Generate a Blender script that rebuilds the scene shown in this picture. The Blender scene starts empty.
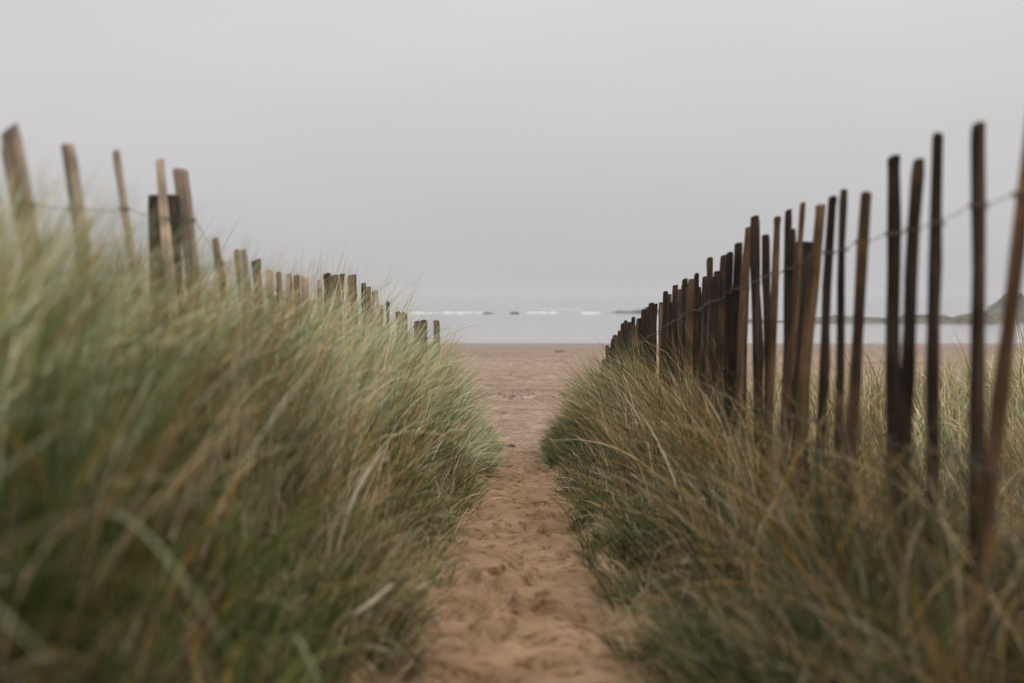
import bpy, math, random
import numpy as np

rng = np.random.default_rng(11)
random.seed(7)
scene = bpy.context.scene
COL = scene.collection
R = math.radians
SLOPE = 0.0698            # the path runs downhill to the beach at four degrees
SEA_Z = -2.455
F = 1422.0                # 50 mm lens on a 36 mm sensor, 1024 pixels wide

# ------------------------------------------------------------------ helpers
def link(o):
    COL.objects.link(o)
    return o

def tag(o, label=None, cat=None, group=None, kind=None):
    if label: o['label'] = label
    if cat: o['category'] = cat
    if group: o['group'] = group
    if kind: o['kind'] = kind
    return o

def empty(name, loc):
    o = link(bpy.data.objects.new(name, None))
    o.location = loc
    o.empty_display_size = 0.2
    return o

def np_mesh(name, verts, quads=None, tris=None, smooth=True):
    me = bpy.data.meshes.new(name)
    verts = np.asarray(verts, dtype=np.float32)
    me.vertices.add(len(verts))
    me.vertices.foreach_set('co', verts.ravel())
    parts, counts = [], []
    if quads is not None and len(quads):
        q = np.asarray(quads, dtype=np.int32); parts.append(q.ravel()); counts.append(np.full(len(q), 4, np.int32))
    if tris is not None and len(tris):
        t = np.asarray(tris, dtype=np.int32); parts.append(t.ravel()); counts.append(np.full(len(t), 3, np.int32))
    loops = np.concatenate(parts); cnt = np.concatenate(counts)
    me.loops.add(len(loops)); me.loops.foreach_set('vertex_index', loops)
    me.polygons.add(len(cnt))
    start = np.concatenate(([0], np.cumsum(cnt)[:-1])).astype(np.int32)
    me.polygons.foreach_set('loop_start', start)
    me.polygons.foreach_set('use_smooth', np.full(len(cnt), smooth))
    me.update(calc_edges=True)
    return me

def mesh_obj(name, me, mat, parent=None, loc=None):
    me.materials.append(mat)
    o = link(bpy.data.objects.new(name, me))
    if parent: o.parent = parent
    if loc is not None: o.location = loc
    return o

_T = np.random.default_rng(3).random((256, 256)).astype(np.float64)
def vnoise(x, y, seed=0):
    x = np.asarray(x, float) + seed * 17.31; y = np.asarray(y, float) + seed * 9.77
    xi = np.floor(x).astype(int); yi = np.floor(y).astype(int)
    fx = x - xi; fy = y - yi
    fx = fx * fx * (3 - 2 * fx); fy = fy * fy * (3 - 2 * fy)
    a = _T[xi & 255, yi & 255]; b = _T[(xi + 1) & 255, yi & 255]
    c = _T[xi & 255, (yi + 1) & 255]; d = _T[(xi + 1) & 255, (yi + 1) & 255]
    return (a + (b - a) * fx) * (1 - fy) + (c + (d - c) * fx) * fy - 0.5

def fbm(x, y, octs=4, seed=0):
    s, a = 0, 1.0
    for k in range(octs):
        s = s + a * vnoise(np.asarray(x) * 2**k, np.asarray(y) * 2**k, seed + k)
        a *= 0.5
    return s

def sstep(a, b, x):
    t = np.clip((np.asarray(x, float) - a) / (b - a), 0, 1)
    return t * t * (3 - 2 * t)

# ------------------------------------------------------------------ terrain
_ys = np.linspace(-120, 3200, 33201)
_sl = np.where(_ys < 23, -SLOPE, np.where(_ys < 31, -SLOPE + (SLOPE - .008) * (_ys - 23) / 8, np.where(_ys < 150, -.008, -.012)))
_sl = np.where(_ys < -25, 0, _sl)
_sl = np.where(_ys > 320, 0, _sl)
_bz = np.concatenate(([0], np.cumsum(_sl[:-1] * np.diff(_ys))))
_bz -= np.interp(0, _ys, _bz)

def base_z(y):
    return np.interp(y, _ys, _bz)

def bank_left(y):  return np.interp(y, [0, 4, 7, 12, 20, 24], [.64, .67, .84, .82, .62, .50])
def bank_right(y): return np.interp(y, [0, 4, 7, 12, 20, 24], [.20, .20, .34, .54, .58, .46])

def dune_mask(x, y):
    edge = 25.5 + 1.6 * vnoise(np.asarray(x) * .35, np.asarray(x) * 0 + 3.3) + 0.02 * np.abs(x)
    m = 1 - sstep(edge - 2.2, edge + 2.0, y)
    return m

def path_mid(y):
    return -0.025 + 0.05 * vnoise(np.asarray(y) * .22, np.asarray(y) * 0 + 8.1)

def bank_z(x, y):
    x = np.asarray(x, float); y = np.asarray(y, float)
    xx = x - path_mid(y)
    wob = 0.10 * vnoise(y * .8, x * .4, 5)
    l = bank_left(y) * sstep(.36 + wob, 1.25 + wob, -xx)
    r = bank_right(y) * sstep(.36 + wob, 1.3 + wob, xx)
    r = r * (1 - .75 * sstep(1.7, 3.4, xx))
    r = r + .58 * sstep(2.3, 4.2, xx) * sstep(5, 13, y) * (1 + .5 * vnoise(x * .5, y * .3, 8))
    return (l + r) * dune_mask(x, y)

def ground_z(x, y, fine=True):
    x = np.asarray(x, float); y = np.asarray(y, float)
    z = base_z(y) + bank_z(x, y)
    dm = dune_mask(x, y)
    off = sstep(.5, 1.2, np.abs(x)) * dm
    z = z + off * (.24 * fbm(x * .95, y * .9, 3, 2)) + dm * sstep(5, 20, np.abs(x)) * 1.6 * (fbm(x * .08, y * .08, 3, 9))
    if fine:
        on_land = 1 - sstep(70, 95, y)
        near = 1 - sstep(14, 40, y)
        # trodden sand: broad hollows, scuffed heel marks, small clods
        z = z + on_land * (.035 * fbm(x * 2.1, y * 1.6, 3, 4) + (.012 + .02 * near) * fbm(x * 7, y * 5, 3, 6))
        z = z + on_land * .05 * fbm(x * .4, y * .5, 3, 14) * sstep(24, 34, y)
        z = z + sstep(22, 28, y) * (1 - sstep(60, 90, y)) * .045 * fbm(x * 2.3, y * 1.3, 3, 44)
        h = vnoise(x * 5.0, y * 3.2, 21)
        z = z - near * .07 * sstep(.12, .28, h)
        c = vnoise(x * 17, y * 15, 31)
        z = z + near * .020 * sstep(.2, .42, c)
        z = z + (1 - sstep(22, 40, y)) * .028 * vnoise(x * 8.5, y * 6.0, 33) * sstep(-.1, .2, vnoise(x * 1.7, y * 1.4, 35))
    return z

FOOT = []
_fr = np.random.default_rng(41)
for _k in range(95):
    _y = _fr.uniform(2.6, 25.5)
    FOOT.append((_fr.normal(0, .15), _y, _fr.normal(0, .22) + (math.pi if _fr.random() < .45 else 0), _fr.uniform(.018, .042), _fr.uniform(.9, 1.1)))
for _k in range(150):
    FOOT.append((_fr.normal(.2, 1.6), _fr.uniform(26, 52), _fr.uniform(-.7, .7), _fr.uniform(.025, .05), _fr.uniform(1.0, 1.3)))

def footprints(x, y, z):
    for fx_, fy_, a, dep, sc in FOOT:
        m = (np.abs(x - fx_) < .5) & (np.abs(y - fy_) < .5)
        if not m.any(): continue
        dx = x[m] - fx_; dy = y[m] - fy_
        u = (dx * math.cos(a) + dy * math.sin(a)) / sc; v = (-dx * math.sin(a) + dy * math.cos(a)) / sc
        ball = ((u / .052) ** 2 + ((v - .06) / .085) ** 2); heel = ((u / .042) ** 2 + ((v + .10) / .055) ** 2)
        q = np.minimum(ball, heel)
        z[m] += -dep * (1 - sstep(.55, 1.15, q)) + dep * .45 * np.exp(-((np.sqrt(q) - 1.25) / .22) ** 2)
    return z

def axis(segs):
    out = []
    for a, b, st in segs:
        out.append(np.arange(a, b, st))
    return np.concatenate(out)

def geo(a, b, st, gr):
    v, o = a, []
    while v < b:
        o.append(v); v += st; st *= gr
    o.append(b)
    return np.array(o)

xp = np.concatenate((np.arange(0, .75, .022), np.arange(.75, 2, .05), np.arange(2, 5, .12), np.arange(5, 10, .25), geo(10, 1500, .6, 1.16)))
xs = np.concatenate((-xp[:0:-1], xp))
ys = np.concatenate((-geo(2, 90, .3, 1.2)[::-1], np.arange(-1.9, 2.5, .12), np.arange(2.5, 13, .03), np.arange(13, 32, .06), np.arange(32, 52, .12), np.arange(52, 100, .35), geo(100, 2500, 1.2, 1.08)))
X, Y = np.meshgrid(xs, ys)
Z = footprints(X, Y, ground_z(X, Y))
gv = np.stack((X.ravel(), Y.ravel(), Z.ravel()), 1)
nx, ny = len(xs), len(ys)
I = (np.arange(ny - 1)[:, None] * nx + np.arange(nx - 1)[None, :]).ravel()
gq = np.stack((I, I + 1, I + nx + 1, I + nx), 1)
fc = gv[gq].mean(1)
edge_w = .50 + .16 * fbm(fc[:, 1] * 1.3, np.sign(fc[:, 0]) * 5, 3, 12)
is_beach = fc[:, 1] > 27
is_path = (~is_beach) & (np.abs(fc[:, 0] - path_mid(fc[:, 1])) < edge_w)
is_dune = ~(is_beach | is_path)

# ------------------------------------------------------------------ materials
def new_mat(name):
    m = bpy.data.materials.new(name); m.use_nodes = True
    nt = m.node_tree; nt.nodes.clear()
    out = nt.nodes.new('ShaderNodeOutputMaterial')
    return m, nt, out

def N(nt, typ, **kw):
    n = nt.nodes.new(typ)
    for k, v in kw.items():
        if k.startswith('i_'):
            n.inputs[k[2:].replace('_', ' ')].default_value = v
        else:
            setattr(n, k, v)
    return n

def ramp(nt, stops, interp='LINEAR'):
    r = nt.nodes.new('ShaderNodeValToRGB')
    r.color_ramp.interpolation = interp
    e = r.color_ramp.elements
    while len(e) < len(stops): e.new(0.5)
    for el, (p, c) in zip(e, stops):
        el.position = p; el.color = (*c, 1) if len(c) == 3 else c
    return r

def mix(nt, a, b, fac, mode='MIX'):
    n = nt.nodes.new('ShaderNodeMix'); n.data_type = 'RGBA'; n.blend_type = mode
    for sock, v in ((n.inputs[6], a), (n.inputs[7], b), (n.inputs[0], fac)):
        if isinstance(v, bpy.types.NodeSocket): nt.links.new(v, sock)
        elif isinstance(v, tuple): sock.default_value = (*v, 1)
        else: sock.default_value = v
    return n.outputs[2]

def sand_mat(name):
    m, nt, out = new_mat(name)
    L = nt.links.new
    geo_ = N(nt, 'ShaderNodeNewGeometry')
    p = geo_.outputs['Position']
    sep = N(nt, 'ShaderNodeSeparateXYZ'); L(p, sep.inputs[0])
    n1 = N(nt, 'ShaderNodeTexNoise', i_Scale=1.7, i_Detail=6.0, i_Roughness=.65); L(p, n1.inputs['Vector'])
    n2 = N(nt, 'ShaderNodeTexNoise', i_Scale=9.0, i_Detail=6.0, i_Roughness=.72); L(p, n2.inputs['Vector'])
    n3 = N(nt, 'ShaderNodeTexNoise', i_Scale=160.0, i_Detail=2.0); L(p, n3.inputs['Vector'])
    c1 = ramp(nt, [(.3, SAND_D), (.7, SAND_L)]); L(n1.outputs[0], c1.inputs[0])
    c2 = ramp(nt, [(.38, (.34, .25, .15)), (.485, (1, 1, 1)), (.75, (1.1, 1.1, 1.1))]); L(n2.outputs[0], c2.inputs[0])
    col = mix(nt, c1.outputs[0], c2.outputs[0], .8, 'MULTIPLY')
    c3 = ramp(nt, [(.3, (.75, .75, .75)), (.7, (1.2, 1.2, 1.2))]); L(n3.outputs[0], c3.inputs[0])
    col = mix(nt, col, c3.outputs[0], .5, 'MULTIPLY')
    # dry open beach is paler than the damp trodden path; the sand by the water is wet
    mr = N(nt, 'ShaderNodeMapRange'); mr.inputs[1].default_value = 17; mr.inputs[2].default_value = 30; L(sep.outputs[1], mr.inputs[0])
    col = mix(nt, col, BEACH_TINT, mr.outputs[0], 'MULTIPLY')
    # damp tide bands of the beach lie along the shore
    mp = N(nt, 'ShaderNodeMapping'); mp.inputs['Scale'].default_value = (.05, .55, .3); L(p, mp.inputs[0])
    nb = N(nt, 'ShaderNodeTexNoise', i_Scale=1.0, i_Detail=5.0, i_Roughness=.7); L(mp.outputs[0], nb.inputs['Vector'])
    cb = ramp(nt, [(.38, (.72, .68, .66)), (.52, (1, 1, 1))]); L(nb.outputs[0], cb.inputs[0])
    col = mix(nt, col, mix(nt, (1, 1, 1), cb.outputs[0], mr.outputs[0]), 1.0, 'MULTIPLY')
    wet = N(nt, 'ShaderNodeMapRange'); wet.inputs[1].default_value = 66; wet.inputs[2].default_value = 92; L(sep.outputs[1], wet.inputs[0])
    col = mix(nt, col, (.62, .58, .58), wet.outputs[0], 'MULTIPLY')
    ro = N(nt, 'ShaderNodeMapRange'); ro.inputs[3].default_value = .92; ro.inputs[4].default_value = .3; L(wet.outputs[0], ro.inputs[0])
    add = N(nt, 'ShaderNodeMath', operation='MULTIPLY_ADD'); L(n2.outputs[0], add.inputs[0]); add.inputs[1].default_value = 1.0; L(n3.outputs[0], add.inputs[2])
    bm = N(nt, 'ShaderNodeBump', i_Strength=.8, i_Distance=.03); L(add.outputs[0], bm.inputs['Height'])
    b = N(nt, 'ShaderNodeBsdfPrincipled'); L(col, b.inputs['Base Color']); L(ro.outputs[0], b.inputs['Roughness']); L(bm.outputs[0], b.inputs['Normal'])
    b.inputs['Specular IOR Level'].default_value = .05
    L(b.outputs[0], out.inputs[0])
    return m

SAND_D = (.215, .130, .066); SAND_L = (.45, .295, .182); BEACH_TINT = (.91, 1.03, 1.32)
M_sand = sand_mat('sand')

def soil_mat():
    m, nt, out = new_mat('dune_soil'); L = nt.links.new
    g = N(nt, 'ShaderNodeNewGeometry'); p = g.outputs['Position']
    n = N(nt, 'ShaderNodeTexNoise', i_Scale=6.0, i_Detail=7.0, i_Roughness=.7); L(p, n.inputs['Vector'])
    c = ramp(nt, [(.3, (.022, .017, .008)), (.6, (.05, .038, .018)), (.85, (.12, .085, .045))]); L(n.outputs[0], c.inputs[0])  # bank soil, darkened to paint deeper shade beneath the grass
    ns = N(nt, 'ShaderNodeTexNoise', i_Scale=1.7, i_Detail=6.0, i_Roughness=.65); L(p, ns.inputs['Vector'])
    cs = ramp(nt, [(.3, SAND_D), (.7, SAND_L)]); L(ns.outputs[0], cs.inputs[0])
    n2 = N(nt, 'ShaderNodeTexNoise', i_Scale=9.0, i_Detail=6.0, i_Roughness=.72); L(p, n2.inputs['Vector'])
    c2 = ramp(nt, [(.38, (.34, .25, .15)), (.485, (1, 1, 1))]); L(n2.outputs[0], c2.inputs[0])
    sand = mix(nt, cs.outputs[0], c2.outputs[0], .8, 'MULTIPLY')
    sep = N(nt, 'ShaderNodeSeparateXYZ'); L(p, sep.inputs[0])
    ab = N(nt, 'ShaderNodeMath', operation='ABSOLUTE'); L(sep.outputs[0], ab.inputs[0])
    a1 = N(nt, 'ShaderNodeMath', operation='MULTIPLY_ADD'); L(n2.outputs[0], a1.inputs[0]); a1.inputs[1].default_value = .9; L(ab.outputs[0], a1.inputs[2])
    mr = N(nt, 'ShaderNodeMapRange', interpolation_type='SMOOTHSTEP'); mr.inputs[1].default_value = .92; mr.inputs[2].default_value = 1.12; L(a1.outputs[0], mr.inputs[0])
    my = N(nt, 'ShaderNodeMapRange'); my.inputs[1].default_value = 27; my.inputs[2].default_value = 24; L(sep.outputs[1], my.inputs[0])
    mm = N(nt, 'ShaderNodeMath', operation='MULTIPLY'); L(mr.outputs[0], mm.inputs[0]); L(my.outputs[0], mm.inputs[1])
    col = mix(nt, sand, c.outputs[0], mm.outputs[0])
    bm = N(nt, 'ShaderNodeBump', i_Strength=.8, i_Distance=.03); L(n.outputs[0], bm.inputs['Height'])
    b = N(nt, 'ShaderNodeBsdfPrincipled', i_Roughness=.95); L(col, b.inputs['Base Color']); L(bm.outputs[0], b.inputs['Normal'])
    b.inputs['Specular IOR Level'].default_value = .05
    L(b.outputs[0], out.inputs[0])
    return m
M_soil = soil_mat()

def sub_mesh(name, sel, mat):
    q = gq[sel]
    u, inv = np.unique(q.ravel(), return_inverse=True)
    o = mesh_obj(name, np_mesh(name, gv[u], inv.reshape(-1, 4)), mat)
    return tag(o, kind='structure')
sub_mesh('sand_path', is_path, M_sand)
sub_mesh('beach', is_beach, M_sand)
sub_mesh('dune_ground', is_dune, M_soil)

# ------------------------------------------------------------------ grass
def grass_mat(name):
    m, nt, out = new_mat(name); L = nt.links.new
    a = N(nt, 'ShaderNodeAttribute', attribute_name='tint')
    b = N(nt, 'ShaderNodeBsdfPrincipled', i_Roughness=.55); L(a.outputs['Color'], b.inputs['Base Color'])
    b.inputs['Specular IOR Level'].default_value = .08
    t = N(nt, 'ShaderNodeBsdfTranslucent'); L(a.outputs['Color'], t.inputs['Color'])
    mx = N(nt, 'ShaderNodeMixShader'); mx.inputs[0].default_value = .12
    L(b.outputs[0], mx.inputs[1]); L(t.outputs[0], mx.inputs[2]); L(mx.outputs[0], out.inputs[0])
    return m
M_grass = grass_mat('grass_blades')

GREENS = np.array([(.21, .26, .115), (.30, .36, .22), (.10, .155, .03), (.37, .43, .285), (.036, .070, .008), (.20, .205, .035)])
# short green grass lining the trodden path, darkened to paint the shade there
LOW = np.array([(.058, .088, .012), (.088, .118, .022), (.030, .052, .006), (.125, .135, .028), (.048, .075, .018), (.16, .17, .07)])
DRY = np.array([(.47, .36, .20), (.56, .45, .29), (.40, .265, .105), (.33, .175, .040), (.62, .53, .38)])

def blades(P, head, L, t0, bend, w, col, tipcol, seg=6, twist=None, name='grass', curl=1.5):
    """strips that start at P, head off in direction head, lean t0 from upright and bend over by bend along their length"""
    n = len(P); s = np.linspace(0, 1, seg + 1)
    al = t0[:, None] + bend[:, None] * s[None, :] ** np.reshape(curl, (-1, 1))
    al = np.minimum(al, R(140))
    ds = (L / seg)[:, None]
    am = .5 * (al[:, 1:] + al[:, :-1])
    hx = np.concatenate((np.zeros((n, 1)), np.cumsum(np.sin(am) * ds, 1)), 1)
    hz = np.concatenate((np.zeros((n, 1)), np.cumsum(np.cos(am) * ds, 1)), 1)
    dh = rng.normal(0, .35, n)[:, None] * s[None, :]
    H = head[:, None] + dh
    ctr = np.stack((P[:, 0:1] + hx * np.cos(H), P[:, 1:2] + hx * np.sin(H), P[:, 2:3] + hz), 2)
    ta = head + math.pi / 2 + rng.normal(0, .7, n)
    wd = np.stack((np.cos(ta), np.sin(ta), rng.normal(0, .3, n)), 1)
    prof = np.clip(np.minimum(1, .55 + 1.6 * s) * (1 - s ** 2.2), .04, 1)
    off = wd[:, None, :] * (w[:, None] * .5 * prof[None, :])[:, :, None]
    V = np.stack((ctr - off, ctr + off), 2).reshape(n, (seg + 1) * 2, 3)
    k = np.arange(seg) * 2
    fq = np.stack((k, k + 1, k + 3, k + 2), 1)
    Q = (np.arange(n)[:, None, None] * ((seg + 1) * 2) + fq[None]).reshape(-1, 4)
    tm = (s ** 2)[None, :, None]
    C = col[:, None, :] * (1 - tm) + tipcol[:, None, :] * tm
    C = np.repeat(C[:, :, None, :], 2, 2).reshape(n, (seg + 1) * 2, 3)
    return V.reshape(-1, 3), Q, C.reshape(-1, 3)

def build_grass(name, chunks, label):
    vo, V, Q, C = 0, [], [], []
    for v, q, c in chunks:
        V.append(v); Q.append(q + vo); C.append(c); vo += len(v)
    V = np.concatenate(V); Q = np.concatenate(Q); C = np.concatenate(C)
    me = np_mesh(name, V, Q)
    at = me.attributes.new('tint', 'FLOAT_COLOR', 'POINT')
    at.data.foreach_set('color', np.concatenate((C, np.ones((len(C), 1))), 1).astype(np.float32).ravel())
    o = mesh_obj(name, me, M_grass)
    return tag(o, label, 'grass', kind='stuff')

def patch(side, x0, x1, y0, y1, dens, per, L0, w0, dry, lean, seg=6, face=1.0, keep=None, Lj=.25, mul=1.0, low=False):
    """tufts of grass on one bank between |x| x0..x1"""
    area = (x1 - x0) * (y1 - y0)
    nt_ = int(area * dens / per)
    cx = side * rng.uniform(x0, x1, nt_); cy = rng.uniform(y0, y1, nt_)
    ok = (dune_mask(cx, cy) > .35) & (cx**2 + cy**2 > .55**2) & (rng.random(nt_) < .25 + .9 * sstep(-.22, .12, fbm(cx * 1.5, cy * 1.1, 2, 80)))
    if keep is not None: ok &= keep(cx, cy)
    cx, cy = cx[ok], cy[ok]; nt_ = len(cx)
    tone = rng.normal(0, 1, nt_) + 1.6 * fbm(cx * .9, cy * .7, 2, 40)
    tdry = np.clip(dry + .45 * fbm(cx * .8, cy * .6, 3, 50) + rng.normal(0, .10, nt_), .02, .95)
    theta = rng.normal(0, .6, nt_) + 1.9 * fbm(cx * .75, cy * .55, 2, 90)
    vig = 1 + .55 * fbm(cx * 1.1, cy * .8, 2, 70)
    k = np.maximum(6, rng.normal(per, per * .35, nt_)).astype(int)
    idx = np.repeat(np.arange(nt_), k); n = len(idx)
    r = np.abs(rng.normal(0, .085, n)); a = rng.uniform(0, 2 * math.pi, n)
    px = cx[idx] + r * np.cos(a); py = cy[idx] + r * np.sin(a)
    px = np.where(side * px < .38, side * .38, px)
    pz = ground_z(px, py, False) - .03
    # droop towards the path, splayed outwards from the tuft's middle
    toward = 0.0 if side < 0 else math.pi
    vx = lean * math.cos(toward) + .55 * np.cos(a) * (r / .08) * .6 + rng.normal(0, .45, n)
    vy = .12 + .55 * np.sin(a) * (r / .08) * .6 + rng.normal(0, .45, n)
    head = np.arctan2(vy, vx) + theta[idx] * .5
    edge = sstep(.42, 1.15, np.abs(px))
    far_end = 1 - .35 * sstep(22, 27, py)
    L = L0 * (1 + Lj * rng.normal(0, 1, n)) * (.42 + .58 * edge) * far_end * (1 + .12 * tone[idx].clip(-1.5, 1.5)) * vig[idx] * (.62 + .38 * sstep(1.5, 4.0, py))
    L = np.clip(L, .12, np.where(py < 8, .92, 1.3))
    t0 = np.abs(rng.normal(R(9), R(9), n)) + R(14) * (1 - edge) * face
    bend = np.abs(rng.normal(R(52), R(30), n)) * face + R(25) * (1 - edge)
    curl = rng.choice([1.2, 1.6, 2.2, 5.0], n, p=[.35, .35, .18, .12])
    w = w0 * rng.uniform(.6, 1.35, n)
    g = (LOW[rng.integers(0, len(LOW), n)] if low else GREENS[rng.choice(len(GREENS), n, p=GP)]) * (1 + .10 * tone[idx])[:, None].clip(.6, 1.4)
    d = DRY[rng.integers(0, len(DRY), n)]
    isd = (rng.random(n) < tdry[idx])[:, None]
    c = np.where(isd, d, g) * rng.uniform(.45, 1.45, (n, 1))
    tf = .10 if low else .30
    tip = np.where(isd, d * 1.08, g * (1 - tf) + tf * np.array((.38, .31, .17)) * rng.uniform(.6, 1.15, (n, 1)))
    mul = mul * (1 + .35 * fbm(px * 1.1, py * .8, 2, 61))[:, None]
    return blades(np.stack((px, py, pz), 1), head, L, t0, bend, w, c * mul, tip * mul, seg=seg, curl=curl)

def thatch(side, x0, x1, y0, y1, dens, L0, w0):
    """dead matted leaves at the foot of the tufts"""
    n = int((x1 - x0) * (y1 - y0) * dens)
    px = side * rng.uniform(x0, x1, n); py = rng.uniform(y0, y1, n)
    ok = dune_mask(px, py) > .3; px, py = px[ok], py[ok]; n = len(px)
    pz = ground_z(px, py, False) + rng.uniform(-.01, .05, n)
    c = DRY[rng.integers(0, len(DRY), n)] * rng.uniform(.15, .6, (n, 1))  # dry leaf colours dimmed to paint shade at the tuft feet
    return blades(np.stack((px, py, pz), 1), rng.uniform(0, 6.28, n), L0 * rng.uniform(.5, 1.2, n) * (.5 + .5 * sstep(.4, .9, np.abs(px))), rng.normal(R(55), R(18), n).clip(R(10)), rng.uniform(R(10), R(60), n),
                  w0 * rng.uniform(.6, 1.4, n), c, c, seg=3)

GP = [.22, .16, .20, .12, .20, .10]
left = [
    patch(-1, .50, 1.0, .8, 6.5, 1250, 62, .68, .0066, .36, .95, mul=.76, low=True),
    patch(-1, .95, 1.3, .8, 6.5, 1200, 60, .74, .0070, .24, .85, mul=.80),
    patch(-1, .50, .9, 6.5, 14, 950, 55, .74, .0078, .42, .95, mul=.85, low=True),
    patch(-1, .44, .72, 1.5, 25, 480, 45, .56, .0062, .34, .7, mul=.95, low=True),
]
GP = [.20, .30, .12, .30, .04, .04]
left += [
    patch(-1, 1.2, 2.3, .8, 6.5, 1100, 60, .80, .0074, .30, .65, mul=1.2),
    patch(-1, .9, 2.4, 6.5, 14, 900, 52, .92, .0084, .38, .85, mul=1.1),
    patch(-1, .48, 2.6, 14, 27, 700, 40, .86, .0110, .38, .9, mul=1.05),
    patch(-1, 2.3, 5, 1.5, 14, 300, 40, .62, .008, .34, .5),
    patch(-1, 2.5, 9, 10, 27, 150, 36, .7, .013, .36, .6),
    thatch(-1, .5, 2.4, 1, 9, 700, .26, .006),
    thatch(-1, .5, 2.4, 9, 27, 300, .26, .010),
]
GP = [.22, .06, .30, .05, .27, .10]
right = [
    patch(1, .40, .80, 1.5, 8, 1150, 45, .50, .0060, .08, .6, mul=.68, low=True),
    patch(1, .44, .70, 1.5, 25, 480, 45, .50, .0062, .10, .6, mul=.85, low=True),
    patch(1, .48, 1.05, .8, 6.5, 1300, 55, .58, .0066, .07, .5, face=1.1, mul=.52, low=True),  # mul darkens the blades to paint shade low on this bank
    patch(1, .50, 1.0, 6.5, 14, 1100, 50, .62, .0076, .14, .75, face=1.1, mul=.70, low=True),
    patch(1, 1.0, 1.6, 1.0, 7, 300, 20, .68, .0072, .34, .25, face=1.0, mul=.33),  # strongly dimmed blades: painted shade around the fence foot
    patch(1, .95, 1.6, 7, 14, 420, 24, .76, .0080, .55, .6, face=1.0, mul=.66),
    patch(1, .48, .95, 14, 27, 850, 42, .74, .0105, .16, .9, mul=.85, low=True),
    patch(1, .9, 2.0, 14, 27, 700, 40, .86, .0105, .52, .95, mul=.80),
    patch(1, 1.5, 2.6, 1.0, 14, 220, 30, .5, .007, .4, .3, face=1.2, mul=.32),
    thatch(1, .5, 2.4, 1, 9, 300, .28, .006),
    thatch(1, .5, 2.4, 9, 27, 300, .26, .010),
]
GP = [.3, .3, .05, .3, .0, .05]
right.append(patch(1, 2.4, 10, 6, 27, 330, 30, .55, .012, .60, .2, mul=.9))
# long dead straws that lie across the others, near the foot of the dark fence
def straws(side, x0, x1, y0, y1, n, L0, w0):
    px = side * rng.uniform(x0, x1, n); py = rng.uniform(y0, y1, n)
    pz = ground_z(px, py, False)
    c = np.array([(.47, .33, .15), (.54, .42, .25), (.42, .26, .08), (.34, .17, .035), (.56, .46, .30)])[rng.choice(5, n, p=[.3, .14, .28, .22, .06])] * rng.uniform(.14, .85, (n, 1))
    hd = np.where(rng.random(n) < .6, math.pi, 0) + rng.normal(0, .6, n)
    return blades(np.stack((px, py, pz), 1), hd, L0 * rng.uniform(.7, 1.2, n), rng.uniform(R(5), R(45), n), rng.uniform(R(20), R(90), n), w0 * rng.uniform(.7, 1.3, n), c, c, seg=7, curl=1.2)
right.append(straws(1, .8, 1.7, 2.4, 9, 520, .95, .0060))
right.append(straws(1, .8, 1.7, 9, 22, 700, .85, .008))
left.append(straws(-1, .8, 1.9, 1.6, 9, 420, .85, .0055))
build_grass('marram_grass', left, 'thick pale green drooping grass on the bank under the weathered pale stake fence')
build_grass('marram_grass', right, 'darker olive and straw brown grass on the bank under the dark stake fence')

# ------------------------------------------------------------------ wood and wire
def wood_mat(name, lo, hi, dark, rough=.85):
    m, nt, out = new_mat(name); L = nt.links.new
    tc = N(nt, 'ShaderNodeTexCoord'); oi = N(nt, 'ShaderNodeObjectInfo')
    ad = N(nt, 'ShaderNodeVectorMath', operation='ADD'); L(tc.outputs['Object'], ad.inputs[0])
    sc = N(nt, 'ShaderNodeMath', operation='MULTIPLY'); L(oi.outputs['Random'], sc.inputs[0]); sc.inputs[1].default_value = 37.0
    L(sc.outputs[0], ad.inputs[1])
    mp = N(nt, 'ShaderNodeMapping'); mp.inputs['Scale'].default_value = (42, 42, 2.2); L(ad.outputs[0], mp.inputs[0])
    n1 = N(nt, 'ShaderNodeTexNoise', i_Scale=1.0, i_Detail=5.0, i_Roughness=.6); L(mp.outputs[0], n1.inputs['Vector'])
    n2 = N(nt, 'ShaderNodeTexNoise', i_Scale=5.0, i_Detail=4.0); L(ad.outputs[0], n2.inputs['Vector'])
    c = ramp(nt, [(.32, dark), (.5, lo), (.7, hi)]); L(n1.outputs[0], c.inputs[0])
    c2 = ramp(nt, [(.33, (.40, .37, .35)), (.52, (1, 1, 1)), (.62, (1.1, 1.08, 1.05)), (.72, (1.9, 1.75, 1.6))]); L(n2.outputs[0], c2.inputs[0])
    col = mix(nt, c.outputs[0], c2.outputs[0], .8, 'MULTIPLY')
    rv = N(nt, 'ShaderNodeMapRange'); rv.inputs[3].default_value = .65; rv.inputs[4].default_value = 1.3; L(oi.outputs['Random'], rv.inputs[0])
    cc = N(nt, 'ShaderNodeVectorMath', operation='SCALE'); L(col, cc.inputs[0]); L(rv.outputs[0], cc.inputs['Scale'])
    bm = N(nt, 'ShaderNodeBump', i_Strength=.6, i_Distance=.004); L(n1.outputs[0], bm.inputs['Height'])
    b = N(nt, 'ShaderNodeBsdfPrincipled', i_Roughness=rough); L(cc.outputs[0], b.inputs['Base Color']); L(bm.outputs[0], b.inputs['Normal'])
    b.inputs['Specular IOR Level'].default_value = .10
    L(b.outputs[0], out.inputs[0])
    return m
M_pale = wood_mat('weathered_wood', (.29, .225, .178), (.41, .33, .268), (.11, .083, .063))
M_dark = wood_mat('damp_dark_wood', (.028, .017, .011), (.075, .049, .032), (.009, .006, .004), .75)
M_tan = wood_mat('tan_wood', (.095, .056, .029), (.155, .098, .054), (.032, .02, .012))
M_brown = wood_mat('brown_wood', (.13, .080, .048), (.21, .135, .085), (.045, .028, .018))
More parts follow.
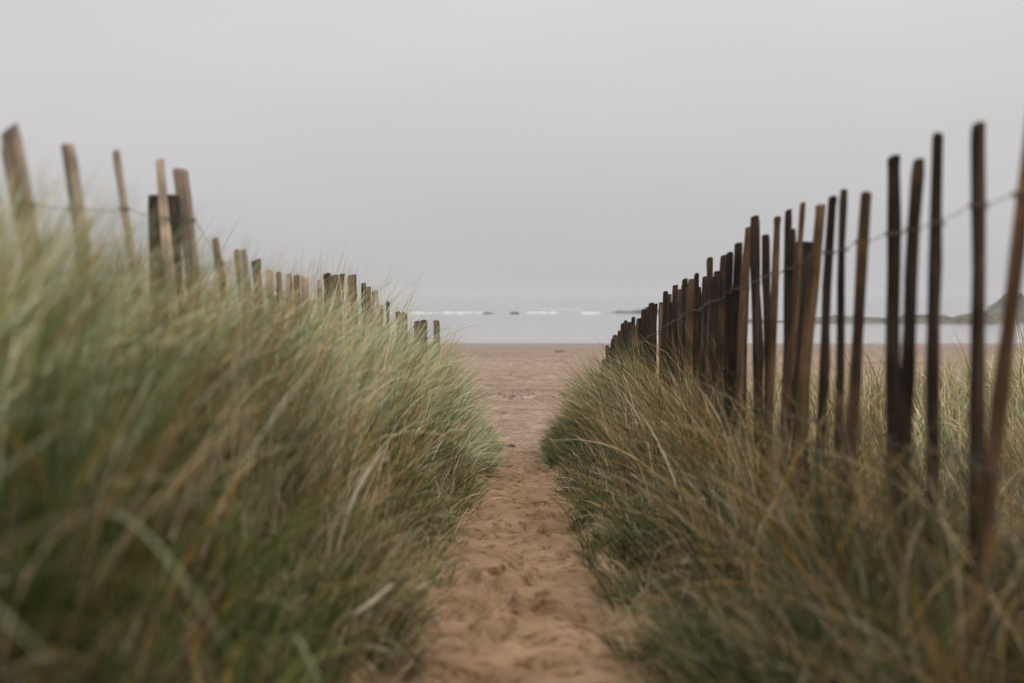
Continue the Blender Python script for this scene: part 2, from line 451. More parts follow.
M_post = wood_mat('tarred_post', (.022, .017, .013), (.04, .032, .024), (.010, .008, .007))

def metal_mat():
    m, nt, out = new_mat('rusty_wire')
    n = N(nt, 'ShaderNodeTexNoise', i_Scale=60.0)
    c = ramp(nt, [(.4, (.05, .045, .045)), (.65, (.12, .08, .06))]); nt.links.new(n.outputs[0], c.inputs[0])
    b = N(nt, 'ShaderNodeBsdfPrincipled', i_Roughness=.6, i_Metallic=.6); nt.links.new(c.outputs[0], b.inputs['Base Color'])
    nt.links.new(b.outputs[0], out.inputs[0])
    return m
M_wire = metal_mat()

def stake_mesh(length, w, rs, slant, square=False):
    """a cleft pale: uneven cross-section, slight crook, roughly cut top; the foot is at z=0"""
    if square:
        ang = np.array([.25, .75, 1.25, 1.75]) * math.pi
        ang = np.sort(np.concatenate((ang - .12, ang + .12)))
        rad = np.full(8, 1.0) * w * .64
    else:
        m = 8
        ang = (np.arange(m) + rs.uniform(-.3, .3, m)) / m * 2 * math.pi
        rad = w * .5 * rs.uniform(.62, 1.22, m)
    m = len(ang)
    depth = 1.0 if square else rs.uniform(.6, .95)
    rings = 13
    zz = np.concatenate((np.linspace(0, length - .05, rings - 2), [length - .015, length]))
    ph = rs.uniform(0, 6.28, 4); amp = 0 if square else rs.uniform(.002, .0055)
    tops = [(.985, .94), (.98, .92), (.96, .84)][int(rs.integers(0, 3))]
    wv = rs.uniform(.88, 1.10, rings)
    crook = lambda q: (amp * math.sin(3.1 * q + ph[0]) + amp * .5 * math.sin(9 * q + ph[1]), amp * math.sin(2.7 * q + ph[2]))
    c0 = crook(length)
    V = []
    for i, z in enumerate(zz):
        s = wv[i] * (1.05 - .18 * z / length) if not square else 1.0
        if i == rings - 2: s *= tops[0] if not square else .985
        if i == rings - 1: s *= tops[1] if not square else .95
        jit = rs.uniform(.93, 1.07, m) if not square else 1.0
        cx, cy = crook(z)[0] - c0[0], crook(z)[1] - c0[1]
        x = cx + rad * s * jit * np.cos(ang); y = cy + rad * s * jit * np.sin(ang) * depth
        zt = z + (slant * (x - cx) if i >= rings - 3 else 0)
        V.append(np.stack((x, y, zt + 0 * x), 1))
    V = np.concatenate(V)
    Q = []
    for i in range(rings - 1):
        for j in range(m):
            Q.append((i * m + j, i * m + (j + 1) % m, (i + 1) * m + (j + 1) % m, (i + 1) * m + j))
    V = np.concatenate((V, [V[-m:].mean(0) + (0, 0, .004 if square else .006)], [V[:m].mean(0)]))
    T = [((rings - 1) * m + j, (rings - 1) * m + (j + 1) % m, rings * m) for j in range(m)]
    T += [((j + 1) % m, j, rings * m + 1) for j in range(m)]
    me = np_mesh('stake', V, np.array(Q), np.array(T), smooth=False)
    return me

def tube(pts, r, sides=6):
    pts = np.asarray(pts, float); n = len(pts)
    tan = np.gradient(pts, axis=0); tan /= np.linalg.norm(tan, axis=1)[:, None] + 1e-9
    up = np.where(np.abs(tan[:, 2:3]) > .9, np.array([[1., 0, 0]]), np.array([[0., 0, 1]]))
    a = np.cross(tan, up); a /= np.linalg.norm(a, axis=1)[:, None]
    b = np.cross(tan, a)
    th = np.arange(sides) / sides * 2 * math.pi
    rr = np.broadcast_to(np.asarray(r, float), (n,))
    V = pts[:, None] + rr[:, None, None] * (np.cos(th)[None, :, None] * a[:, None] + np.sin(th)[None, :, None] * b[:, None])
    i = np.arange(n - 1)[:, None] * sides; j = np.arange(sides)[None]
    Q = np.stack((i + j, i + (j + 1) % sides, i + sides + (j + 1) % sides, i + sides + j), 2).reshape(-1, 4)
    return V.reshape(-1, 3), Q

def join(chunks):
    vo, V, Q = 0, [], []
    for v, q in chunks:
        V.append(v); Q.append(q + vo); vo += len(v)
    return np.concatenate(V), np.concatenate(Q)

def eye(zs, d):
    """height zs above the camera, measured square to the slope's fall, into world height"""
    return 1.0 - SLOPE * d + zs

WIRE = {1: ([3, 4.1, 5.1, 6, 8, 12, 27], [.49, .53, .56, .60, .63, .64, .40]), -1: ([3, 4.3, 5.4, 6.3, 7.2, 9, 20], [.50, .57, .69, .76, .58, .56, .72])}
def build_fence(root, side, stakes, posts, fx, wires):
    """stakes: (distance, top height, width, lean across, tone)"""
    done = []
    for k, (d, zt, w, lean, tone, slant) in enumerate(stakes):
        rs = np.random.default_rng(1000 + k + (500 if side > 0 else 0))
        x = fx(d) + (rs.uniform(-.025, .025) if d > 8 else rs.uniform(-.006, .006))
        g = float(ground_z(x, d, False)) - .28
        top = eye(zt, d)
        ln = top - g
        me = stake_mesh(ln / math.cos(lean), w * 1.32, rs, slant)
        o = mesh_obj('stake', me, {'p': M_pale, 'd': M_dark, 't': M_tan if side > 0 else M_brown}[tone], root)
        # the top stays where the lean carries it, the foot shifts the other way
        o.location = (x - math.tan(lean) * ln, d, g)
        o.rotation_euler = (rs.normal(0, .007), lean, rs.uniform(0, 6.28) * 0)
        if side > 0 and tone == 't': o['label'] = 'pale tan split stake among darker ones'
        if side < 0 and tone == 'd': o['label'] = 'dark damp stake among paler ones'
        done.append((d, x, top, ln, lean, w, g))
    for d, zt, w, dx in posts:
        x = fx(d) + dx
        g = float(ground_z(x, d, False)) - .4
        me = stake_mesh(eye(zt, d) - g, w, np.random.default_rng(5), 0, True)
        o = mesh_obj('fence_post', me, M_post, root)
        o.location = (x, d, g); o.rotation_euler = (0, R(.8) * side, R(6))
        o['label'] = 'squat square dark post carrying the wires behind the stakes'
    done.sort()
    for drop in wires:
        chunks = []; pts = []
        for i, (d, x, top, ln, lean, w, g) in enumerate(done):
            zz = eye(float(np.interp(d, *WIRE[side])) - drop, d) + .008 * math.sin(d * 5.1)
            if zz > top - .05: zz = top - .06
            xc = x - math.tan(lean) * (top - zz)
            p = np.array((xc - side * (w * .5 + .004), d, zz))
            if pts:
                q = pts[-1]
                for t in (.33, .66):
                    m_ = q + (p - q) * t; m_[2] -= .008
                    pts.append(m_)
            pts.append(p)
            th = np.linspace(0, 2 * math.pi, 15)
            for dz in (-.006, .004):
                ring = np.stack((xc + (w * .62 + .005) * np.cos(th), d + (w * .56 + .005) * np.sin(th), zz + dz + 0 * th), 1)
                chunks.append(tube(ring, .0018, 5))
        pts = np.array(pts)
        ph = np.arange(len(pts)) * 2.1
        for s_ in (0, math.pi):
            pp = pts.copy(); pp[:, 0] += .003 * np.cos(ph + s_); pp[:, 2] += .003 * np.sin(ph + s_)
            chunks.append(tube(pp, .0009, 5))
        V, Q = join(chunks)
        mesh_obj('wire', np_mesh('wire', V, Q), M_wire, root)

# dark fence: (distance along the path, height of the top over the camera, width, lean, tone, slant of the cut)
RS = [
 (2.75,.86,.040,.01,'d',.3),(3.05,.80,.042,-.03,'d',.2),(3.42,.84,.040,.04,'d',.2),(3.72,.80,.040,.105,'t',.2),
 (4.09,.772,.041,.0,'d',.25),(4.52,.82,.033,.01,'d',.0),(4.76,.773,.036,.03,'d',.2),(5.08,.84,.047,-.01,'d',.3),
 (5.48,.767,.040,.045,'t',.1),(5.85,.83,.029,.0,'d',.0),(6.09,.835,.040,.045,'d',.2),(6.33,.83,.036,.09,'t',.2),
 (6.74,.896,.026,.07,'t',.1),(7.0,.80,.040,.02,'d',.3),(7.17,.913,.034,.0,'d',.4),(7.49,.92,.042,.03,'t',.2),(7.8,.86,.036,-.02,'d',.1),
 (8.09,1.0,.050,-.02,'d',.2),(8.39,.97,.036,.05,'t',.2),(8.71,.91,.046,.03,'d',.2),(8.95,.86,.04,.0,'d',.1),(9.19,.90,.044,.02,'d',.3),(9.58,.92,.044,.04,'d',.2),
 (9.9,.84,.04,-.02,'d',.2),(10.25,.97,.052,-.01,'t',.2),(10.6,.86,.04,.02,'d',.2),(10.9,.91,.044,.0,'d',.2),(11.2,.89,.044,.04,'t',.1),(11.5,.85,.05,.0,'d',.1),(11.8,.94,.046,.01,'d',.3),
 (12.15,.86,.05,.02,'d',.2),(12.45,.9,.046,-.02,'t',.2),(12.8,.963,.052,.02,'d',.2),(13.1,.9,.05,.0,'d',.2),(13.4,.95,.046,.03,'d',.1),(13.75,.88,.05,.0,'d',.2),(14.1,.89,.046,.0,'t',.2),(14.5,.9,.05,.02,'d',.2),
 (15.0,.94,.05,-.03,'d',.2),(15.35,.88,.05,.02,'d',.2),(15.7,.94,.046,.03,'t',.2),(16.1,.9,.05,.0,'d',.3),(16.5,.96,.05,.02,'d',.2),(16.9,.88,.05,.0,'d',.2),(17.35,.90,.05,.03,'t',.2),
 (17.8,.94,.052,.0,'d',.2),(18.25,.9,.05,.02,'d',.2),(18.7,.92,.05,-.02,'d',.2),(19.2,.97,.052,.02,'d',.2),(19.7,.9,.05,.0,'d',.1),(20.2,.98,.055,.02,'d',.2),(20.8,.9,.05,.0,'t',.2),(21.4,.86,.055,.04,'d',.2),
 (22.1,.84,.055,.02,'d',.2),(22.75,.86,.06,.0,'d',.3),(23.3,.74,.055,.05,'d',.2),(23.9,.79,.06,-.02,'d',.2),(24.6,.66,.055,.03,'d',.2),(25.3,.58,.055,.0,'d',.2),(26.1,.48,.055,.05,'d',.2),(27.0,.36,.055,.04,'d',.2)]
_ds = [r[0] for r in RS]
_fill = np.random.default_rng(77)
for _a, _b in zip(_ds[:-1], _ds[1:]):
    if 7.9 < _a < 22 and _fill.random() < .68:
        _d = _a + (_b - _a) * _fill.uniform(.35, .65)
        RS.append((round(_d, 2), .78 + .14 * _fill.random(), .040 + .0006 * _d, _fill.normal(0, .03), 'd' if _fill.random() < .85 else 't', .2))
rf = tag(empty('paling_fence', (1.4, 8, 0)), 'dark brown stake and wire fence standing tall over the olive brown grass', 'fence')
rf.location = (0, 0, 0)
build_fence(rf, 1, RS, [(7.15, .755, .085, .05)], lambda d: 1.28 + .007 * d + (.022 if d < 4 else 0), (0, .72))

LS = [
 (2.7,.8,.05,-.05,'p',.3),(3.2,.84,.045,-.08,'p',.2),(3.72,.62,.045,.02,'t',.2),
 (4.31,.797,.052,-.16,'p',.5),(4.83,.84,.044,-.12,'p',-.2),(5.36,.908,.026,-.12,'p',.1),(5.93,.972,.034,-.09,'p',.1),(6.29,.986,.060,-.11,'p',-.2),
 (6.93,.75,.034,-.15,'p',.2),(7.38,.737,.028,-.10,'t',.2),(7.56,.755,.028,-.08,'p',.1),(7.87,.73,.046,-.07,'t',.3),(8.25,.71,.034,-.06,'p',.1),(8.42,.71,.034,-.04,'t',.1),
 (8.84,.735,.036,-.05,'p',.2),(9.12,.75,.04,-.04,'t',.2),(9.45,.777,.04,-.03,'p',.2),(9.85,.78,.04,-.03,'p',.2),(10.3,.86,.05,.0,'t',.2),(10.75,.885,.05,-.02,'d',.2),(10.95,.909,.044,.02,'t',.2),
 (11.6,.955,.05,-.02,'t',.1),(11.82,.975,.05,.0,'t',.2),(12.35,.945,.04,-.03,'d',.2),(12.68,.94,.045,-.04,'t',.2),(12.95,.925,.045,-.04,'p',.2),
 (13.7,.84,.04,.0,'p',.2),(14.3,.91,.026,.0,'d',.1),(14.85,.84,.046,-.04,'d',.2),(15.3,.86,.046,-.02,'t',.2),(15.9,.885,.046,-.03,'t',.2),
 (17.0,.85,.055,.0,'t',.2),(17.75,.90,.07,.0,'d',.0),(18.1,.91,.05,.02,'t',.1),(19.6,.99,.055,.0,'t',.1),(20.3,1.01,.06,-.02,'t',.2)]
lf = tag(empty('paling_fence', (0, 0, 0)), 'weathered pale stake fence poking up behind thick pale green grass', 'fence')
build_fence(lf, -1, LS, [(6.15, .85, .125, -.02)], lambda d: -(1.64 - .022 * d), (0, .72))

# ------------------------------------------------------------------ sea
def water_mat():
    m, nt, out = new_mat('sea_water'); L = nt.links.new
    g = N(nt, 'ShaderNodeNewGeometry'); sep = N(nt, 'ShaderNodeSeparateXYZ'); L(g.outputs['Position'], sep.inputs[0])
    mp = N(nt, 'ShaderNodeMapping'); mp.inputs['Scale'].default_value = (.12, .5, .5); L(g.outputs['Position'], mp.inputs[0])
    n = N(nt, 'ShaderNodeTexNoise', i_Scale=1.0, i_Detail=6.0, i_Roughness=.6); L(mp.outputs[0], n.inputs['Vector'])
    calm = N(nt, 'ShaderNodeMapRange'); calm.inputs[1].default_value = 150; calm.inputs[2].default_value = 215
    calm.inputs[3].default_value = .06; calm.inputs[4].default_value = .5; L(sep.outputs[1], calm.inputs[0])
    bm = N(nt, 'ShaderNodeBump', i_Distance=.25); L(n.outputs[0], bm.inputs['Height']); L(calm.outputs[0], bm.inputs['Strength'])
    b = N(nt, 'ShaderNodeBsdfPrincipled', i_Roughness=.18, i_IOR=1.333)
    c = ramp(nt, [(.0, (.20, .197, .20)), (1, (.16, .17, .178))])
    mr = N(nt, 'ShaderNodeMapRange'); mr.inputs[1].default_value = 95; mr.inputs[2].default_value = 240; L(sep.outputs[1], mr.inputs[0]); L(mr.outputs[0], c.inputs[0])
    L(c.outputs[0], b.inputs['Base Color']); L(bm.outputs[0], b.inputs['Normal'])
    L(b.outputs[0], out.inputs[0])
    return m
M_sea = water_mat()
def crest(x, y0, seed):
    return y0 + 10 * fbm(x * .012, x * 0 + seed, 3, seed)
def sea_z(x, y):
    z = 0
    for y0, h, wd, sd in ((196, .22, 2.0, 61), (236, .38, 2.2, 62), (300, .35, 3, 63), (380, .35, 4, 64)):
        c = crest(x, y0, sd)
        z = z + h * np.clip(.5 + 1.6 * fbm(x * .03, x * 0 + sd, 3, sd + 5), 0, 1.2) * np.exp(-((y - c) / wd) ** 2)
    return z
sxp = np.concatenate((np.arange(0, 180, 2.0), geo(180, 1450, 6, 1.15)))
sx = np.concatenate((-sxp[:0:-1], sxp))
sy = np.concatenate((np.arange(80, 180, 2.0), np.arange(180, 260, .5), np.arange(260, 420, 1.5), geo(420, 2480, 4, 1.08)))
SX, SY = np.meshgrid(sx, sy)
SZ = SEA_Z + sea_z(SX, SY)
# the edge of the water wanders a little along the shore
I = (np.arange(len(sy) - 1)[:, None] * len(sx) + np.arange(len(sx) - 1)[None, :]).ravel()
sq = np.stack((I, I + 1, I + len(sx) + 1, I + len(sx)), 1)
o = mesh_obj('sea', np_mesh('sea', np.stack((SX.ravel(), SY.ravel(), SZ.ravel()), 1), sq), M_sea)
tag(o, kind='structure')

def plain_mat(name, col, rough=.8, noise=0.0, scale=8.0):
    m, nt, out = new_mat(name); L = nt.links.new
    g = N(nt, 'ShaderNodeNewGeometry')
    n = N(nt, 'ShaderNodeTexNoise', i_Scale=scale, i_Detail=6.0, i_Roughness=.65); L(g.outputs['Position'], n.inputs['Vector'])
    lo = tuple(c * (1 - noise) for c in col); hi = tuple(min(1, c * (1 + noise)) for c in col)
    c = ramp(nt, [(.35, lo), (.65, hi)]); L(n.outputs[0], c.inputs[0])
    bm = N(nt, 'ShaderNodeBump', i_Strength=.5, i_Distance=.3 / scale); L(n.outputs[0], bm.inputs['Height'])
    b = N(nt, 'ShaderNodeBsdfPrincipled', i_Roughness=rough); L(c.outputs[0], b.inputs['Base Color']); L(bm.outputs[0], b.inputs['Normal'])
    L(b.outputs[0], out.inputs[0])
    return m
M_foam = plain_mat('foam', (.38, .39, .40), .9, .4, .8)

def foam(y0, seed, thr, depth, h, xr=170):
    """the white tumbling edge of a breaker, following its crest where the wave is breaking"""
    x = np.arange(-xr, xr, .5)
    c = crest(x, y0, seed) - 1.2
    act = sum(sstep(a - .8, a + .8, x + .5 * vnoise(x * .9, x * 0, seed)) * (1 - sstep(b - 1.5, b + 1.5, x)) for a, b in thr) * (.6 + .8 * (.5 + vnoise(x * .7, x * 0, seed + 30)) + .9 * vnoise(x * 1.9, x * 0, seed + 31))
    act = np.clip(act, 0, None)
    prof = np.array([(-1, -.15), (-.8, .12), (-.3, .55), (.1, .95), (.5, .7), (1.0, -.2)])
    V = []
    for k, (a, b) in enumerate(prof):
        V.append(np.stack((x, c + a * depth * (.3 + act), SEA_Z + sea_z(x, c) * .4 + (b * h * act) - .12 * (act < .02)), 1))
    m = len(prof); V = np.stack(V, 1)
    keep = (act[:-1] > .02) | (act[1:] > .02)
    i = np.nonzero(keep)[0]
    Q = np.concatenate([np.stack((i * m + k, (i + 1) * m + k, (i + 1) * m + k + 1, i * m + k + 1), 1) for k in range(m - 1)])
    return V.reshape(-1, 3), Q
V, Q = join([foam(236, 62, [(-70, -48), (-30, -5.5), (-.6, 6.6), (9.5, 13)], 1.1, .25), foam(300, 63, [(-62, -18), (2, 14)], 1.2, .07), foam(196, 61, [(-40, -14), (-3, 11)], .5, .03)])
tag(mesh_obj('surf_foam', np_mesh('surf_foam', V, Q), M_foam), 'thin white foam lines of low waves breaking offshore', 'surf', kind='stuff')

# ------------------------------------------------------------------ rocks
M_rock = plain_mat('dark_shore_rock', (.045, .045, .036), .9, .5, 1.2)
M_rock2 = plain_mat('weedy_reef_rock', (.066, .060, .042), .9, .85, .9)
def rock_field(name, cx, cy, lx, ly, H, seed, mat, label, prof=None, cat='rock'):
    u = np.linspace(-1, 1, 90); v = np.linspace(-1, 1, 28)
    U, Vv = np.meshgrid(u, v)
    px = cx + U * lx / 2; py = cy + Vv * ly / 2
    env = np.clip(1 - (np.abs(U) ** 2.6 + np.abs(Vv) ** 2.2), -.4, 1)
    rid = .62 + .8 * fbm(px * .22, py * .40, 5, seed) + .45 * np.abs(fbm(px * .9, py * .9, 4, seed + 3))
    h = env ** 1 * 1.0
    h = np.where(env > 0, np.sqrt(np.maximum(env, 0)) * rid, env)
    if prof is not None: h = h * np.interp(U, prof[0], prof[1])
    z = H * h - .25
    Vt = np.stack((px.ravel() - cx, py.ravel() - cy, z.ravel()), 1)
    nxx, nyy = len(u), len(v)
    I = (np.arange(nyy - 1)[:, None] * nxx + np.arange(nxx - 1)[None, :]).ravel()
    q = np.stack((I, I + 1, I + nxx + 1, I + nxx), 1)
    # closed underneath
    nb = len(Vt); B = Vt.copy(); B[:, 2] = -H * .4 - .6
    q2 = q[:, ::-1] + nb
    rim = np.concatenate((np.arange(nxx), np.arange(1, nyy) * nxx + nxx - 1, (nyy - 1) * nxx + np.arange(nxx - 2, -1, -1), np.arange(nyy - 2, 0, -1) * nxx))
    rn = np.roll(rim, -1)
    q3 = np.stack((rim, rim + nb, rn + nb, rn), 1)
    o = mesh_obj(name, np_mesh(name, np.concatenate((Vt, B)), np.concatenate((q, q2, q3)), smooth=False), mat, loc=(cx, cy, SEA_Z))
    return tag(o, label, cat)
rock_field('rock_outcrop', 20.5, 235, 13, 5, 1.35, 71, M_rock, 'low dark rock outcrop in the shallows at the far end of the dark fence', ((-1, -.4, 0, 1), (.7, .8, 1, .9)))
rock_field('rock_reef', 58, 166, 76, 12, 2.15, 73, M_rock2, 'long weedy greenish reef seen between the tall dark stakes', ((-1, -.85, -.72, -.55, -.42, -.3, -.15, -.05, .05, .15, .27, .38, .5, .6, .72, .85, 1), (.3, .6, .3, .7, .4, .6, .95, .75, .95, .6, .85, .95, .65, 1.0, .8, 1.25, 1.2)))
rock_field('rock_stack', 104, 300, 13, 9, 4.2, 75, M_rock, 'blunt grey rock stack rising behind the long weedy reef', ((-1, -.3, 0, 1), (.5, .95, 1, .55)))
rock_field('surf_rock', -5.2, 232.5, 3.0, 1.4, .72, 77, M_rock, 'longer, flatter of two dark rocks breaking the foam line')
rock_field('surf_rock', -1.2, 232, 1.9, 1.2, .72, 79, M_rock, 'shorter of two dark rocks breaking the foam line')

# ------------------------------------------------------------------ small things on the sand
def blob(name, loc, size, seed, mat, label, cat, rz=0, amp=.35, sub=(18, 12), flat=0.0):
    a = np.linspace(0, 2 * math.pi, sub[0], endpoint=False); b = np.linspace(0, math.pi, sub[1] + 1)
    V = []
    for bb in b:
        for aa in a:
            d = np.array((math.cos(aa) * math.sin(bb), math.sin(aa) * math.sin(bb), math.cos(bb)))
            k = 1 + amp * float(fbm(d[0] * 2.1 + d[2] * 1.3 + 5, d[1] * 2.1 - d[2] * .9 + 5, 3, seed))
            p = d * k * np.array(size) / 2
            if p[2] < 0: p[2] *= .5
            V.append(p)
    n = sub[0]; Q = []
    for i in range(sub[1]):
        for j in range(n):
            Q.append((i * n + j, (i + 1) * n + j, (i + 1) * n + (j + 1) % n, i * n + (j + 1) % n))
    o = mesh_obj(name, np_mesh(name, np.array(V), np.array(Q)), mat, loc=loc)
    o.rotation_euler = (0, 0, rz)
    return tag(o, label, cat)

def on(x, y, dz=0): return (x, y, float(ground_z(x, y)) + dz)
M_shell = plain_mat('pale_shell', (.55, .50, .45), .5, .15, 60)
M_weed = plain_mat('dark_seaweed', (.035, .022, .013), .6, .4, 30)
M_drift = plain_mat('driftwood_grey', (.075, .05, .035), .9, .4, 20)

def shell(name, loc, s, label):
    """half of a clam: a ribbed fan, hollow side down"""
    V = []; na, nr = 25, 7
    for i in range(nr + 1):
        r = i / nr
        for j in range(na):
            t = (j / (na - 1) - .5) * R(240)
            rr = s * .5 * r * (1 + .04 * math.cos(t * 14) * r) * (.75 + .25 * math.cos(t))
            V.append((rr * math.sin(t), rr * math.cos(t) - s * .2, s * .26 * (1 - r ** 2) * (.6 + .4 * math.cos(t)) + .002 * math.cos(t * 14) * r))
    Q = [(i * na + j, i * na + j + 1, (i + 1) * na + j + 1, (i + 1) * na + j) for i in range(nr) for j in range(na - 1)]
    o = mesh_obj(name, np_mesh(name, np.array(V), np.array(Q)), M_shell, loc=loc)
    so = o.modifiers.new('thickness', 'SOLIDIFY'); so.thickness = .003
    o.rotation_euler = (R(-12), R(8), R(70))
    return tag(o, label, 'shell')
shell('shell', on(-.18, 6.5, .006), .075, 'single pale shell lying on the trodden sand path')
blob('seaweed_clump', on(-.20, 25.0, .01), (.13, .10, .08), 3, M_weed, 'dark lump of seaweed where the path opens onto the beach', 'seaweed', amp=1.0)
def stick(name, loc, length, r, rz, label, seed, mat=M_drift):
    rs = np.random.default_rng(seed)
    t = np.linspace(-.5, .5, 12)
    pts = np.stack((t * length, .04 * length * np.sin(t * 5 + seed), r * .6 + .01 * length * np.cos(t * 7)), 1)
    c = [tube(pts, r * (1 - .5 * (t + .5)) * rs.uniform(.85, 1.15, 12), 7)]
    k = pts[7]; br = np.stack([k + np.array((.18, .12, .05)) * length * q for q in np.linspace(0, 1, 5)])
    c.append(tube(br, r * .5 * np.linspace(1, .3, 5), 6))
    V, Q = join(c)
    o = mesh_obj(name, np_mesh(name, V, Q), mat, loc=loc); o.rotation_euler = (0, 0, rz)
    return tag(o, label, 'driftwood')
stick('twig', on(-.31, 16.6, .01), .32, .018, R(-50), 'short dark twig at the edge of the path beside the pale green grass', 4)
stick('driftwood', on(2.15, 80.0, .02), .55, .045, R(4), 'dark driftwood lying alone near the waterline', 6)

# scraps of weed left along the tide line
ch = []
for k in range(260):
    if k < 150: x = rng.normal(1.0, 2.2); y = 41.5 + rng.normal(0, .7) + .3 * math.sin(x * 2)
    else: x = rng.uniform(-9, 10); y = rng.uniform(30, 80)
    L_ = rng.uniform(.05, .20); a = rng.uniform(0, 6.28)
    t = np.linspace(-.5, .5, 5)
    z = ground_z(x + t * L_ * math.cos(a), y + t * L_ * math.sin(a)) + .012
    pts = np.stack((x + t * L_ * math.cos(a), y + t * L_ * math.sin(a) + .03 * np.sin(t * 6), z), 1)
    ch.append(tube(pts, rng.uniform(.006, .015), 5))
V, Q = join(ch)
tag(mesh_obj('seaweed_scraps', np_mesh('seaweed_scraps', V, Q), M_weed), 'scattered dark scraps of seaweed along the tide line on the beach', 'seaweed', kind='stuff')

# a few bleached stems that stand out of the grass
M_stem = plain_mat('bleached_stem', (.42, .37, .27), .7, .15, 40)
M_leaf = plain_mat('pale_green_leaf', (.15, .17, .08), .7, .15, 40)
def stem(name, pts, r, mat, label, flat=.45):
    pts = np.array(pts, float)
    t = np.linspace(0, 1, len(pts)); tt = np.linspace(0, 1, 22)
    co = [np.polyfit(t, pts[:, k], min(len(pts) - 1, 3)) for k in range(3)]
    P = np.stack([np.polyval(c, tt) for c in co], 1)
    V, Q = tube(P, r * np.interp(tt, [0, .5, 1], [.8, 1, .25]), 6)
    o = mesh_obj(name, np_mesh(name, V - P[0], Q), mat, loc=P[0])
    return tag(o, label, 'grass stem')
def at(px, py, d):
    return ((px - 522) * d / F, d, 1 - SLOPE * d - (py - 392) * d / F)
stem('dead_straw', [at(338, 545, 5.6), at(352, 500, 5.65), at(382, 450, 5.8)], .011, M_stem, 'straight bleached stem sticking up from the pale green grass')
stem('dead_straw', [at(340, 622, 4.6), at(360, 612, 4.6), at(392, 585, 4.7)], .010, M_stem, 'short white dead stem lying low beside the path')
stem('grass_leaf', [at(292, 640, 3.0), at(303, 655, 2.95), at(322, 700, 2.9)], .0055, M_leaf, 'broad pale leaf bending down at the bottom edge of the grass')
stem('grass_leaf', [at(112, 515, 2.4), at(160, 555, 2.35), at(232, 660, 2.3)], .0036, M_leaf, 'long pale arching leaf crossing the darkest grass')

# ------------------------------------------------------------------ air
def haze():
    m, nt, out = new_mat('haze_air')
    v = N(nt, 'ShaderNodeVolumePrincipled')
    v.inputs['Color'].default_value = (.60, .60, .615, 1)
    v.inputs['Density'].default_value = .0008
    v.inputs['Anisotropy'].default_value = 0
    nt.links.new(v.outputs[0], out.inputs['Volume'])
    x0, x1, y0, y1, z0, z1 = -1560, 1560, -130, 2600, float(Z.min()) - 1.0, max(4.0, float(Z.max()) + .5)
    V = [(x, y, z) for z in (z0, z1) for y in (y0, y1) for x in (x0, x1)]
    Q = [(0, 2, 3, 1), (4, 5, 7, 6), (0, 1, 5, 4), (2, 6, 7, 3), (0, 4, 6, 2), (1, 3, 7, 5)]
    o = mesh_obj('haze', np_mesh('haze', np.array(V), np.array(Q), smooth=False), m)
    tag(o, kind='stuff')
haze()

# ------------------------------------------------------------------ sky, sun
w = bpy.data.worlds.new('World'); scene.world = w; w.use_nodes = True
nt = w.node_tree; nt.nodes.clear(); L = nt.links.new
SUN_EL, SUN_AZ = R(48), R(125)      # high veiled sun behind the viewer's right shoulder
wo = N(nt, 'ShaderNodeOutputWorld'); bg = N(nt, 'ShaderNodeBackground'); bg.inputs[1].default_value = .1
sky = N(nt, 'ShaderNodeTexSky', sky_type='NISHITA', sun_disc=False)
sky.sun_elevation = SUN_EL; sky.sun_rotation = SUN_AZ; sky.dust_density = 6; sky.air_density = 1
tc = N(nt, 'ShaderNodeTexCoord'); sp = N(nt, 'ShaderNodeSeparateXYZ'); L(tc.outputs['Generated'], sp.inputs[0])
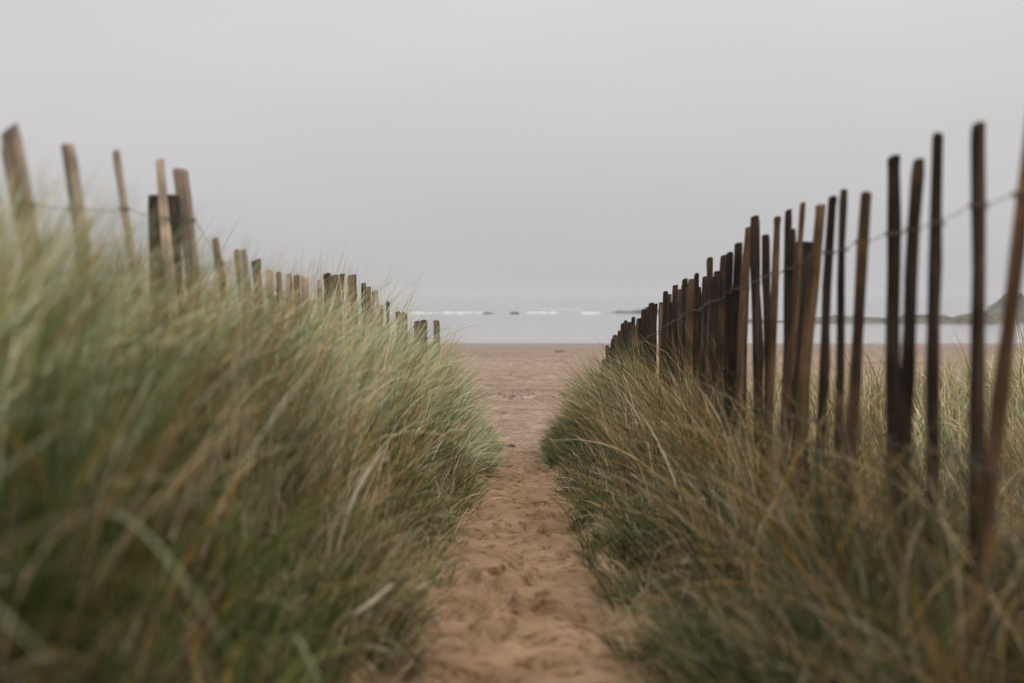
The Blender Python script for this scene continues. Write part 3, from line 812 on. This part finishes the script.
# overcast cloud cover: three times as bright overhead as at the horizon
cl = N(nt, 'ShaderNodeClamp'); L(sp.outputs[2], cl.inputs[0])
cr = ramp(nt, [(0, (.310, .306, .315)), (.2, (0.395, .384, .386)), (.45, (.86, .84, .83)), (1, (1.22, 1.185, 1.15))]); L(cl.outputs[0], cr.inputs[0])
cn = N(nt, 'ShaderNodeTexNoise', i_Scale=2.2, i_Detail=3.0)
cmp_ = N(nt, 'ShaderNodeMapping'); cmp_.inputs['Scale'].default_value = (1, 1, 4); L(tc.outputs['Generated'], cmp_.inputs[0]); L(cmp_.outputs[0], cn.inputs['Vector'])
cv = ramp(nt, [(.3, (.96, .96, .96)), (.7, (1.04, 1.04, 1.04))]); L(cn.outputs[0], cv.inputs[0])
cloud = mix(nt, cr.outputs[0], cv.outputs[0], 1.0, 'MULTIPLY')
CLOUD = 17.8
cs = N(nt, 'ShaderNodeVectorMath', operation='SCALE'); cs.inputs['Scale'].default_value = CLOUD; L(cloud, cs.inputs[0])
L(mix(nt, cs.outputs[0], sky.outputs[0], .06), bg.inputs[0])
L(bg.outputs[0], wo.inputs[0])

sd = bpy.data.lights.new('sun', 'SUN'); sd.energy = 1.0; sd.angle = R(25); sd.color = (1, .95, .88)
so = link(bpy.data.objects.new('sun', sd))
# sun_rotation turns clockwise from +Y
dx, dy, dz = math.sin(SUN_AZ) * math.cos(SUN_EL), math.cos(SUN_AZ) * math.cos(SUN_EL), math.sin(SUN_EL)
from mathutils import Vector
so.rotation_euler = Vector((-dx, -dy, -dz)).to_track_quat('-Z', 'Y').to_euler()

# ------------------------------------------------------------------ camera
cam = bpy.data.cameras.new('camera'); cam.lens = 50; cam.sensor_width = 36; cam.clip_end = 6000; cam.clip_start = .05
co = link(bpy.data.objects.new('camera', cam)); co.location = (0, 0, 1.0)
co.rotation_euler = (R(90) - math.atan(48.5 / F), 0, math.atan(10 / F))
cam.dof.use_dof = True; cam.dof.focus_distance = 15; cam.dof.aperture_fstop = 1.5
scene.camera = co

scene.render.engine = 'CYCLES'
scene.cycles.use_denoising = True
try: scene.cycles.denoiser = 'OPENIMAGEDENOISE'
except Exception: pass
scene.cycles.max_bounces = 8; scene.cycles.diffuse_bounces = 3; scene.cycles.transmission_bounces = 4; scene.cycles.volume_bounces = 1
vs = scene.view_settings
vs.view_transform = 'Standard'; vs.look = 'None'; vs.gamma = 1; vs.exposure = 0
